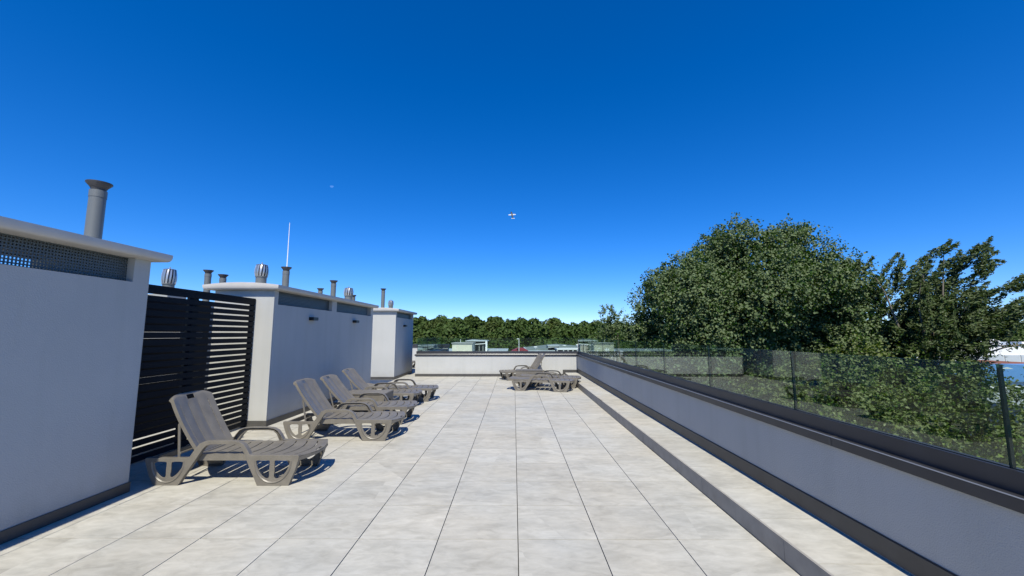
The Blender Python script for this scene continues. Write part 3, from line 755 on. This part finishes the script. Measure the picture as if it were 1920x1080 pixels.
bl = crown_blobs((4.15, 17.2, .9), (1.05, 1.1, 1.75), 16, (.3, .5), 5) + crown_blobs((4.9, 17.0, -1.5), (1.7, 1.4, 1.9), 12, (.45, .7), 6)
tree('poplar_tree', 'smaller pale-leaved tree left of the big poplar, near the far corner', M['poplar'], (4.4, 17.3, G), (4.4, 17.2, -4), bl, 3200, .07, .16, .5, .7)

# wind-blown tree on the right: drooping sprays swept to the right
def windy(label, base, fork, seed):
    g = np.random.default_rng(seed); t = thing('windblown_tree', label, 'tree', base); B = np.array(base)
    sprays = []
    tips = [(9.95,3.55),(10.35,2.9),(10.75,3.25),(11.0,3.75),(11.3,3.6),(11.35,3.0),(11.85,4.0),(11.95,3.4),(12.35,3.6),(12.6,4.05),(12.9,3.9),(12.7,3.35),(12.2,2.8),(13.1,3.2),(13.4,2.9),(13.85,2.75),(14.1,2.45),(13.6,2.2),(13.0,2.4),(14.2,1.4),(13.8,1.6),(13.5,1.1),(14.5,1.75)]
    fk = np.array(fork); limbs = []
    for (x, z) in tips:
        y = 11 + g.normal()*.5; x -= .05; z -= .08 + max(0, x-12.2)*.15; tip = np.array((x, y, z)); limbs.append(tip)
        d = tip-fk; d /= np.linalg.norm(d); wind = unit((d*.5+np.array([.75, 0, .28]))[None])[0]
        for k in range(12):
            f = g.uniform(.45, .97); s = fk + (tip-fk)*f + g.normal(size=3)*.42*(1.1-f)
            sprays.append((s, unit((wind+g.normal(size=3)*.25)[None])[0], g.uniform(.28, .6)))
        sprays.append((tip-wind*.45, wind, .75)); sprays.append((tip-wind*.7+g.normal(size=3)*.12, unit((wind+g.normal(size=3)*.2)[None])[0], .6))
    for _ in range(760):
        d = g.normal(size=3); d /= np.linalg.norm(d); q = g.uniform(.2, 1)**.45
        s = np.array([11.75, 11.3, .85]) + d*q*np.array([1.6, 1.2, 1.8])
        sprays.append((s, unit((np.array([.6,0,.1])+g.normal(size=3)*.55)[None])[0], g.uniform(.3, .55)))
    Cs, Ns, As = [], [], []
    for s, d, L in sprays:
        k = int(105*L/.45); tt = rng.uniform(0, 1, (k,1)); pr_ = rng.normal(size=(k,3))
        p = s + d*L*tt + pr_*(.050*(1.2-tt*.8)) + np.array([0,0,-.05])*rng.uniform(0,1,(k,1))
        nn = unit(rng.normal(size=(k,3))*.8+np.array([0,-.2,.6])); ax = unit(d[None]*1.1 + rng.normal(size=(k,3))*.45 + np.array([0,0,-.35]))
        Cs.append(p-B); Ns.append(unit(nn-ax*np.sum(nn*ax,axis=1,keepdims=True))); As.append(ax)
    C, N, A = map(np.concatenate, (Cs, Ns, As))
    wx, wy, wz = (C + B).T; qn = .045*np.sin(wz*9+wx*5)+rng.normal(size=len(wx))*.02; keep = ~((wx/wy > 1.115+qn) & (wz < 1.42+qn*3-.10*np.sin(wx*7))); C, N, A = C[keep], N[keep], A[keep]; s = rng.uniform(.75, 1.25, len(C))*.095
    link('crown', leaves_mesh('crown', C, N, A, s*.5, s*.2, M['cherry']), None, t)
    trunk_mesh((0,0,0), Vector(fork)-Vector(base), [tuple(l-B) for l in limbs[::2]], .17, 3).build('trunk', M['bark'], t, True)
windy('windblown tree on the right with sprays swept toward the right edge', (11.1, 11.2, G), (11.2, 11.2, .1), 21)

# lower trees whose tops fill the view through the glass: three crown meshes shared
protos = []
for s in range(3):
    bl = crown_blobs((0,0,0), (2.3, 2.1, 1.9), 40, (.42, .75), 40+s, -.45) + crown_blobs((0,0,-2.4), (2.2, 2.2, 2.6), 26, (.6, .95), 50+s)
    C, N, A, L, W = cloud(bl, 1700, .075, .5, .6)
    cm = leaves_mesh('crown', C, N, A, L, W, M['bush'])
    tmsh = trunk_mesh((0,0,-12.4), (0,0,-4), [b[0] for b in bl[::4]], .15, s).mesh('trunk'); tmsh.materials.append(M['bark'])
    protos.append((cm, tmsh))
low = [  # x, y, crown centre z, scale, label
 (6.3, 5.2, -2.9, 1.00, 'low leafy tree nearest the glass, at the right edge of the view'),
 (6.1, 8.6, -2.1, 1.00, 'low leafy tree close behind the glass in the middle of the parapet'),
 (5.9, 12.0, -1.9, .90, 'low leafy tree under the left half of the big poplar'),
 (5.6, 15.2, -1.9, .85, 'low leafy tree behind the glass near the far corner'),
 (9.3, 7.0, -2.3, 1.15, 'low leafy tree in the second row, below the gap left of the white hall'),
 (8.6, 10.6, -.8, 1.05, 'yellowish leafy tree between the poplar and the windblown tree'),
 (12.6, 9.0, -2.75, 1.15, 'bushy tree in front of the windblown tree'),
 (15.6, 12.4, -3.0, 1.15, 'bushy tree right of the windblown tree'),
 (6.6, 18.6, -1.2, 1.05, 'dense tree standing behind the small pale tree'),
 (12.3, 16.2, -1.0, 1.45, 'dense tree standing behind the big poplar'),
 (10.6, 3.6, -4.2, 1.05, 'low leafy tree below the windblown one, seen at the right margin'),
 (9.55, 9.1, -1.25, 1.0, 'leafy tree whose crown slopes down to the right in front of the white warehouse'),
 (4.95, 10.3, -3.5, .85, 'small leafy tree squeezed between the glass and the middle low tree'),
 (4.8, 14.0, -3.3, .8, 'small leafy tree close to the wall under the far half of the glass'),
 (4.9, 6.9, -4.3, .85, 'small leafy tree close to the wall under the near half of the glass'),
 (13.8, 6.0, -3.6, 1.1, 'low leafy tree in front of the blue-roofed building')]
for i, (x, y, z, s, lb) in enumerate(low):
    cm, tmsh = protos[i % 3]
    t = thing('leafy_tree', lb, 'tree', (x, y, z), i*1.9, 'low trees beyond the glass balustrade'); t.scale = (s, s, s)
    link('crown', cm, None, t); link('trunk', tmsh, None, t)

# far woodland beyond the roofs: too many crowns to count
def woodland(label, spots, mats):
    Cs = []
    P = []
    for (x, y, zt, r) in spots:
        nb = 9
        for _ in range(nb):
            d = rng.normal(size=3); d /= np.linalg.norm(d); d[2] = abs(d[2])*1.0-.25
            P.append(((x+d[0]*r*.75, y+d[1]*r*.75, zt-r*1.0+d[2]*r*.8), r*rng.uniform(.32,.5)))
        P.append(((x, y, zt-r*1.2), r*.75)); P.append(((x, y-1, zt-r*2.6), r*.9))
    C = []; N = []
    for c, r in P:
        k = 190; d = unit(rng.normal(size=(k,3))); C.append(np.array(c)+d*r*rng.uniform(.75,1.06,(k,1))); N.append(unit(d+rng.normal(size=(k,3))*.55))
    C = np.concatenate(C); N = np.concatenate(N); A = unit(np.cross(N, rng.normal(size=N.shape))); s = rng.uniform(.55, 1.2, len(C))*.95
    o = link('woodland', leaves_mesh('woodland', C, N, A, s*.5, s*.4, mats), None); stuff(o, label, 'woodland'); return o
def row(x0, x1, y, zf, step, jz, rr):
    out = []; x = x0
    while x < x1: out.append((x+rng.uniform(-1,1), y+rng.uniform(-4,4), zf(x)+rng.uniform(-jz,jz*.6), rng.uniform(*rr))); x += step
    return out
zf = lambda x: 6.9 - .045*max(0, x+8) if x < 60 else 3.9
woodland('dark green woodland closing the horizon behind the roofs', row(-90, 150, 124, zf, 3.1, 1.3, (2.6,5.4)) + row(-80, 40, 108, lambda x: 3.9, 3.8, 1.5, (2.6,4.8)), M['wood'])
woodland('warmer brownish green trees scattered in front of the woodland', row(-60, 60, 104, lambda x: 2.3, 11, 1.6, (3,4.6)) + row(-40, 30, 118, lambda x: 6.0, 17, .6, (3.5,4.6)), M['wood2'])
woodland('lower band of shrubs and trees behind the neighbouring roofs', row(-70, 60, 92, lambda x: .6, 4.4, .7, (2.6,4)), M['wood'])
woodland('distant wooded slope beyond the white hall on the right', row(60, 330, 170, lambda x: 7.0, 6.0, 1.2, (5,7.5)) + row(60, 230, 130, lambda x: 1.8, 5.4, 1.0, (3.5,5)), M['wood'])

# ------------------------------------------------------------------ neighbouring buildings beyond the far parapet
def bld_box(name, label, cat, x0, x1, y0, y1, zt, wall, roof, over=.15, rt=.2):
    t = thing(name, label, cat, ((x0+x1)/2, (y0+y1)/2, G)); ox, oy = (x0+x1)/2, (y0+y1)/2
    MB().box(x0-ox, x1-ox, y0-oy, y1-oy, 0, zt-G-rt).build('wall', wall, t)
    MB().box(x0-over-ox, x1+over-ox, y0-over-oy, y1+over-oy, zt-G-rt+.002, zt-G).build('roof', roof, t)
    return t, ox, oy
t, ox, oy = bld_box('apartment_block', 'neighbouring flat-roofed block under the cream stair house', 'building', -18, -1.0, 46, 64, -.75, M['greyw'], M['roofm'])
for k in range(6): MB().box(-16+2.6*k-ox, -14.6+2.6*k-ox, 45.9-oy, 45.99-oy, 9.2, 10.7).build('window', M['window'], t)
t, ox, oy = bld_box('stair_house', 'cream roof stair house left of centre beyond the far glass', 'stair house', -7.6, -5.15, 50, 53.5, .45, M['cream'], M['greyw'], .1, .12)
for c in list(COL.objects):
    if c.parent == t and c.name.startswith('wall'): pass
MB().box(-7.55-ox, -5.2-ox, 49.95-oy, 49.999-oy, .28-G, .33-G).build('drip_edge', M['fluecap'], t)
MB().tube([(-6.7-ox, 51-oy, .45-G), (-6.7-ox, 51-oy, .85-G)], .03, 6).build('vent_pipe', M['white'], t)
cp = thing('roof_canopy', 'grey metal canopy roof on posts beside the cream stair house', 'canopy', (-4.9, 56, -.75))
MB().prism([(-1.5,1.30),(1.35,1.30),(1.35,1.40),(-1.1,1.48),(-1.5,1.38)], 'y', -2.5, 2.5).build('roof', M['roofm'], cp)
MB().prism([(-1.2,.82),(1.2,.98),(1.2,1.06),(-1.2,.90)], 'y', -2.9, -2.6).build('front_beam', M['white'], cp)
MB().box(-1.3, 1.1, -1.0, 2.3, 0, 1.29).build('opening_shade', M['anth'], cp)  # dark box painting the shade in the canopy's opening
for x in (-.75, -.2, .35, .85): MB().box(x-.04, x+.04, -2.7, -2.62, 0, .83).build('post', M['greyw'], cp)
MB().box(1.15, 1.40, -2.6, -2.3, 0, 1.3).build('post', M['white'], cp)
t, ox, oy = bld_box('industrial_shed', 'long pale metal-roofed shed beyond the middle of the far parapet', 'building', 1.9, 16, 60, 78, -.95, M['greyw'], M['roofm'], .1, .15)
MB().prism([(-6.9,.0),(-1.0,.62),(5.0,.1)], 'y', -7, 8).build('roof_ridge', M['roofg'], t).location = (0, 0, -.95-G+.003)
for k in range(5): MB().lathe([(.0,.35),(.28,.33),(.32,.2),(.2,.2),(.2,0)], 10).build('roof_cowl', M['white'], t, True).location = (-5.5+2.3*k, -4+1.1*(k % 2), -.95-G+.15+.1*k)
rr = thing('roof_house', 'small red-roofed hut left of the lamp pole', 'hut', (.8, 58.5, G))
MB().box(-1.0, 1.1, -1.2, 1.2, 0, 11.75).build('wall', M['white'], rr)
MB().prism([(-1.15,11.752),(1.25,11.752),(.6,12.12),(-.3,12.12)], 'y', -1.35, 1.35).build('roof', M['red'], rr)
for x in (-.8, -.2, .4): MB().box(x, x+.3, -1.215, -1.201, 11.45, 11.68).build('window', M['window'], rr)
cpo = thing('car_port', 'long white open shelter roof near the far right corner', 'shelter', (7.5, 55.5, G))
MB().box(-1.8, 1.6, -1.5, 1.5, 12.02, 12.20).build('roof', M['white'], cpo)
MB().box(-1.75, 1.55, 1.0, 1.4, 0, 12.01).build('rear_wall', M['black'], cpo)
for x in (-1.75, -.9, -.3, .35, .95, 1.5): MB().box(x-.07, x+.07, -1.45, -1.3, 0, 12.01).build('post', M['white'], cpo)
t, ox, oy = bld_box('plant_room', 'pale square plant room at the far right corner beyond the glass', 'plant room', 8.5, 9.85, 52, 53.6, .15, M['cream'], M['white'], .04, .08)
for x in (.25, .75): MB().box(8.5-ox+x, 8.5-ox+x+.03, 51.975-oy, 51.999-oy, 9, 12.6).build('seam', M['greyw'], t)
t, ox, oy = bld_box('low_block', 'low grey hut with a flat roof left of the white shelter', 'hut', 5.2, 6.9, 62, 65, -.2, M['greyw'], M['roofm'], .05, .1)
lp = thing('lamp_pole', 'thin white lamp pole standing before the woodland', 'lamp pole', (.70, 56, G))
MB().tube([(0,0,0),(0,0,13.4)], [.09,.045], 8).build('pole', M['white'], lp); MB().box(-.3, .05, -.06, .06, 13.4, 13.5).build('lamp_head', M['white'], lp)

# right-hand background
hl = thing('warehouse', 'large white warehouse at the right edge beyond the trees', 'building', (86, 66, G))
MB().box(-22, 40, 0, 30, 0, 12.19-1.45).box(-22, 40, -.0, 30, 10.745, 12.19).build('wall', M['white'], hl)
MB().box(-22.1, 40.1, -.1, 30.1, 12.195, 12.28).build('roof_edge', M['roofm'], hl)
for k in range(7): MB().box(-17.5+2.6*k, -15.1+2.6*k, -.12, -.005, 9.6, 10.75).build('cladding_panel', M['roofm'], hl)
for k in range(6): MB().box(-20+7*k, -16.6+7*k, 4, 6, 12.29, 12.75+.25*(k % 3)).build('roof_unit', M['white'], hl)
def gable(label, x, y, w, d, ze, zr):
    t = thing('tiled_house', label, 'house', (x, y, G))
    MB().box(-w/2, w/2, -d/2, d/2, 0, ze-G).build('wall', M['cream'], t)
    MB().prism([(-w/2-.4, ze-G-.15), (-w/2-.4, ze-G+.02), (0, zr-G+.1), (w/2+.4, ze-G+.02), (w/2+.4, ze-G-.15), (0, zr-G-.08)], 'y', -d/2-.3, d/2+.3).build('roof', M['redroof'], t)
    MB().prism([(-w/2-.45, ze-G-.12), (-w/2-.45, ze-G+.08), (0, zr-G+.19), (w/2+.45, ze-G+.08), (w/2+.45, ze-G-.12), (0, zr-G-.02)], 'y', -d/2-.45, -d/2-.31).build('verge_board', M['cream'], t)
    for k in (-1, 1): MB().box(k*w*.25-.5, k*w*.25+.5, -d/2-.03, -d/2-.001, ze-G-2.2, ze-G-1).build('window', M['window'], t)
gable('red-brown tiled house in front of the white warehouse, left', 50.5, 46, 6, 7, -2.85, -2.05)
gable('red-brown tiled house in front of the white warehouse, right', 57.6, 47, 8, 7, -2.75, -1.75)
gable('red-brown tiled house mostly behind the bushy tree', 44.0, 48, 5.5, 7, -3.0, -2.2)
t = thing('depot_building', 'long low building with blue sheet roof seen through the glass', 'building', (52, 39, G))
MB().box(-14, 16, -1, 5, 0, -2.75-G).build('wall', M['white'], t)
MB().prism([(-1.3,-2.72-G),(5.2,-1.65-G),(5.2,-1.75-G),(-1.3,-2.84-G)], 'x', -14.3, 16.3).build('roof', M['blue'], t)
for k in range(9): MB().box(-13+3.2*k, -11.4+3.2*k, -1.03, -1.001, 7.4, 8.8).build('window', M['window'], t)
t, ox, oy = bld_box('flat_roof_block', 'grey flat-roofed block in front of the blue-roofed building', 'building', 33, 62, 26, 35.5, -3.15, M['greyw'], M['greyw'], .2, .25)
for k in range(4): MB().box(36+5*k-ox, 38.5+5*k-ox, 28+k*.7-oy, 29.2+k*.7-oy, -3.149-G, -2.95-G).build('roof_light', M['roofm'], t)

# ------------------------------------------------------------------ sky: aeroplane and pale moon
ap = thing('aeroplane', 'small light aeroplane with pale wings flying in the blue sky', 'aeroplane', (-1.7, 400, 121.5))
ap.rotation_euler = (R(68), R(-8), R(14))
def lofted(rs, n=12):
    m = MB(); vs = []; fs = []
    for (y, r, zz) in rs:
        for k in range(n): vs.append((r*math.cos(2*PI*k/n), y, zz + r*1.1*math.sin(2*PI*k/n)))
    for i in range(len(rs)-1):
        for k in range(n): fs.append((i*n+k, i*n+(k+1)%n, (i+1)*n+(k+1)%n, (i+1)*n+k))
    return m.add(vs, fs)
lofted([(5.0,.05,0),(4.5,.6,0),(3.4,.85,0),(1.2,.95,.12),(-.6,.8,.1),(-3.2,.4,.15),(-4.4,.15,.2)]).build('fuselage', M['anth'], ap, True)
for s in (-1, 1):
    MB().prism([(s*.5, 1.6), (s*.5, .0), (s*3.9, .25), (s*3.9, 1.05)], 'z', .45, .6).build('wing', M['roofm'], ap)
    MB().prism([(s*.1, -3.3), (s*.1, -4.2), (s*1.7, -4.1), (s*1.7, -3.5)], 'z', .2, .27).build('tailplane', M['roofm'], ap)
MB().prism([(-3.0,.25),(-4.3,.25),(-4.5,1.6),(-3.9,1.6)], 'x', -.05, .05).build('tail_fin', M['anth'], ap)
for k in range(2): MB().box(-.04, .04, 4.15, 4.2, -1*k, 1-1*k).build('propeller_blade', M['black'], ap)

mo = bpy.data.materials.new('day_moon'); mo.use_nodes = True; n_ = mo.node_tree.nodes; l_ = mo.node_tree.links; n_.remove(n_['Principled BSDF'])
em_ = n_.new('ShaderNodeEmission'); em_.inputs[0].default_value = (.55, .75, 1, 1); em_.inputs[1].default_value = .12
tb = n_.new('ShaderNodeBsdfTransparent'); ad_ = n_.new('ShaderNodeAddShader'); l_.new(em_.outputs[0], ad_.inputs[0]); l_.new(tb.outputs[0], ad_.inputs[1]); l_.new(ad_.outputs[0], n_['Material Output'].inputs['Surface'])
mm_ = MB(); prof = []
D_ = 3000.0; c_ = Vector((-1408.8, 3000, 1137.3)); rad = 13.5
vs = [(0, -rad*.0, 0)]; fs = []
for i in range(7):
    for k in range(17): th = PI + PI*k/16; ph = (PI/2)*i/6; vs.append((rad*math.cos(th)*math.cos(ph), -rad*math.sin(ph), rad*math.sin(th)*math.cos(ph)*.9))
vs = vs[1:]
for i in range(6):
    for k in range(16): fs.append((i*17+k, i*17+k+1, (i+1)*17+k+1, (i+1)*17+k))
mno = MB().add(vs, fs).build('moon', mo, None, True); mno.location = c_; mno.rotation_euler = (0, R(-6), R(25))
tag(mno, 'faint pale half moon in the blue sky above the rod', 'moon')
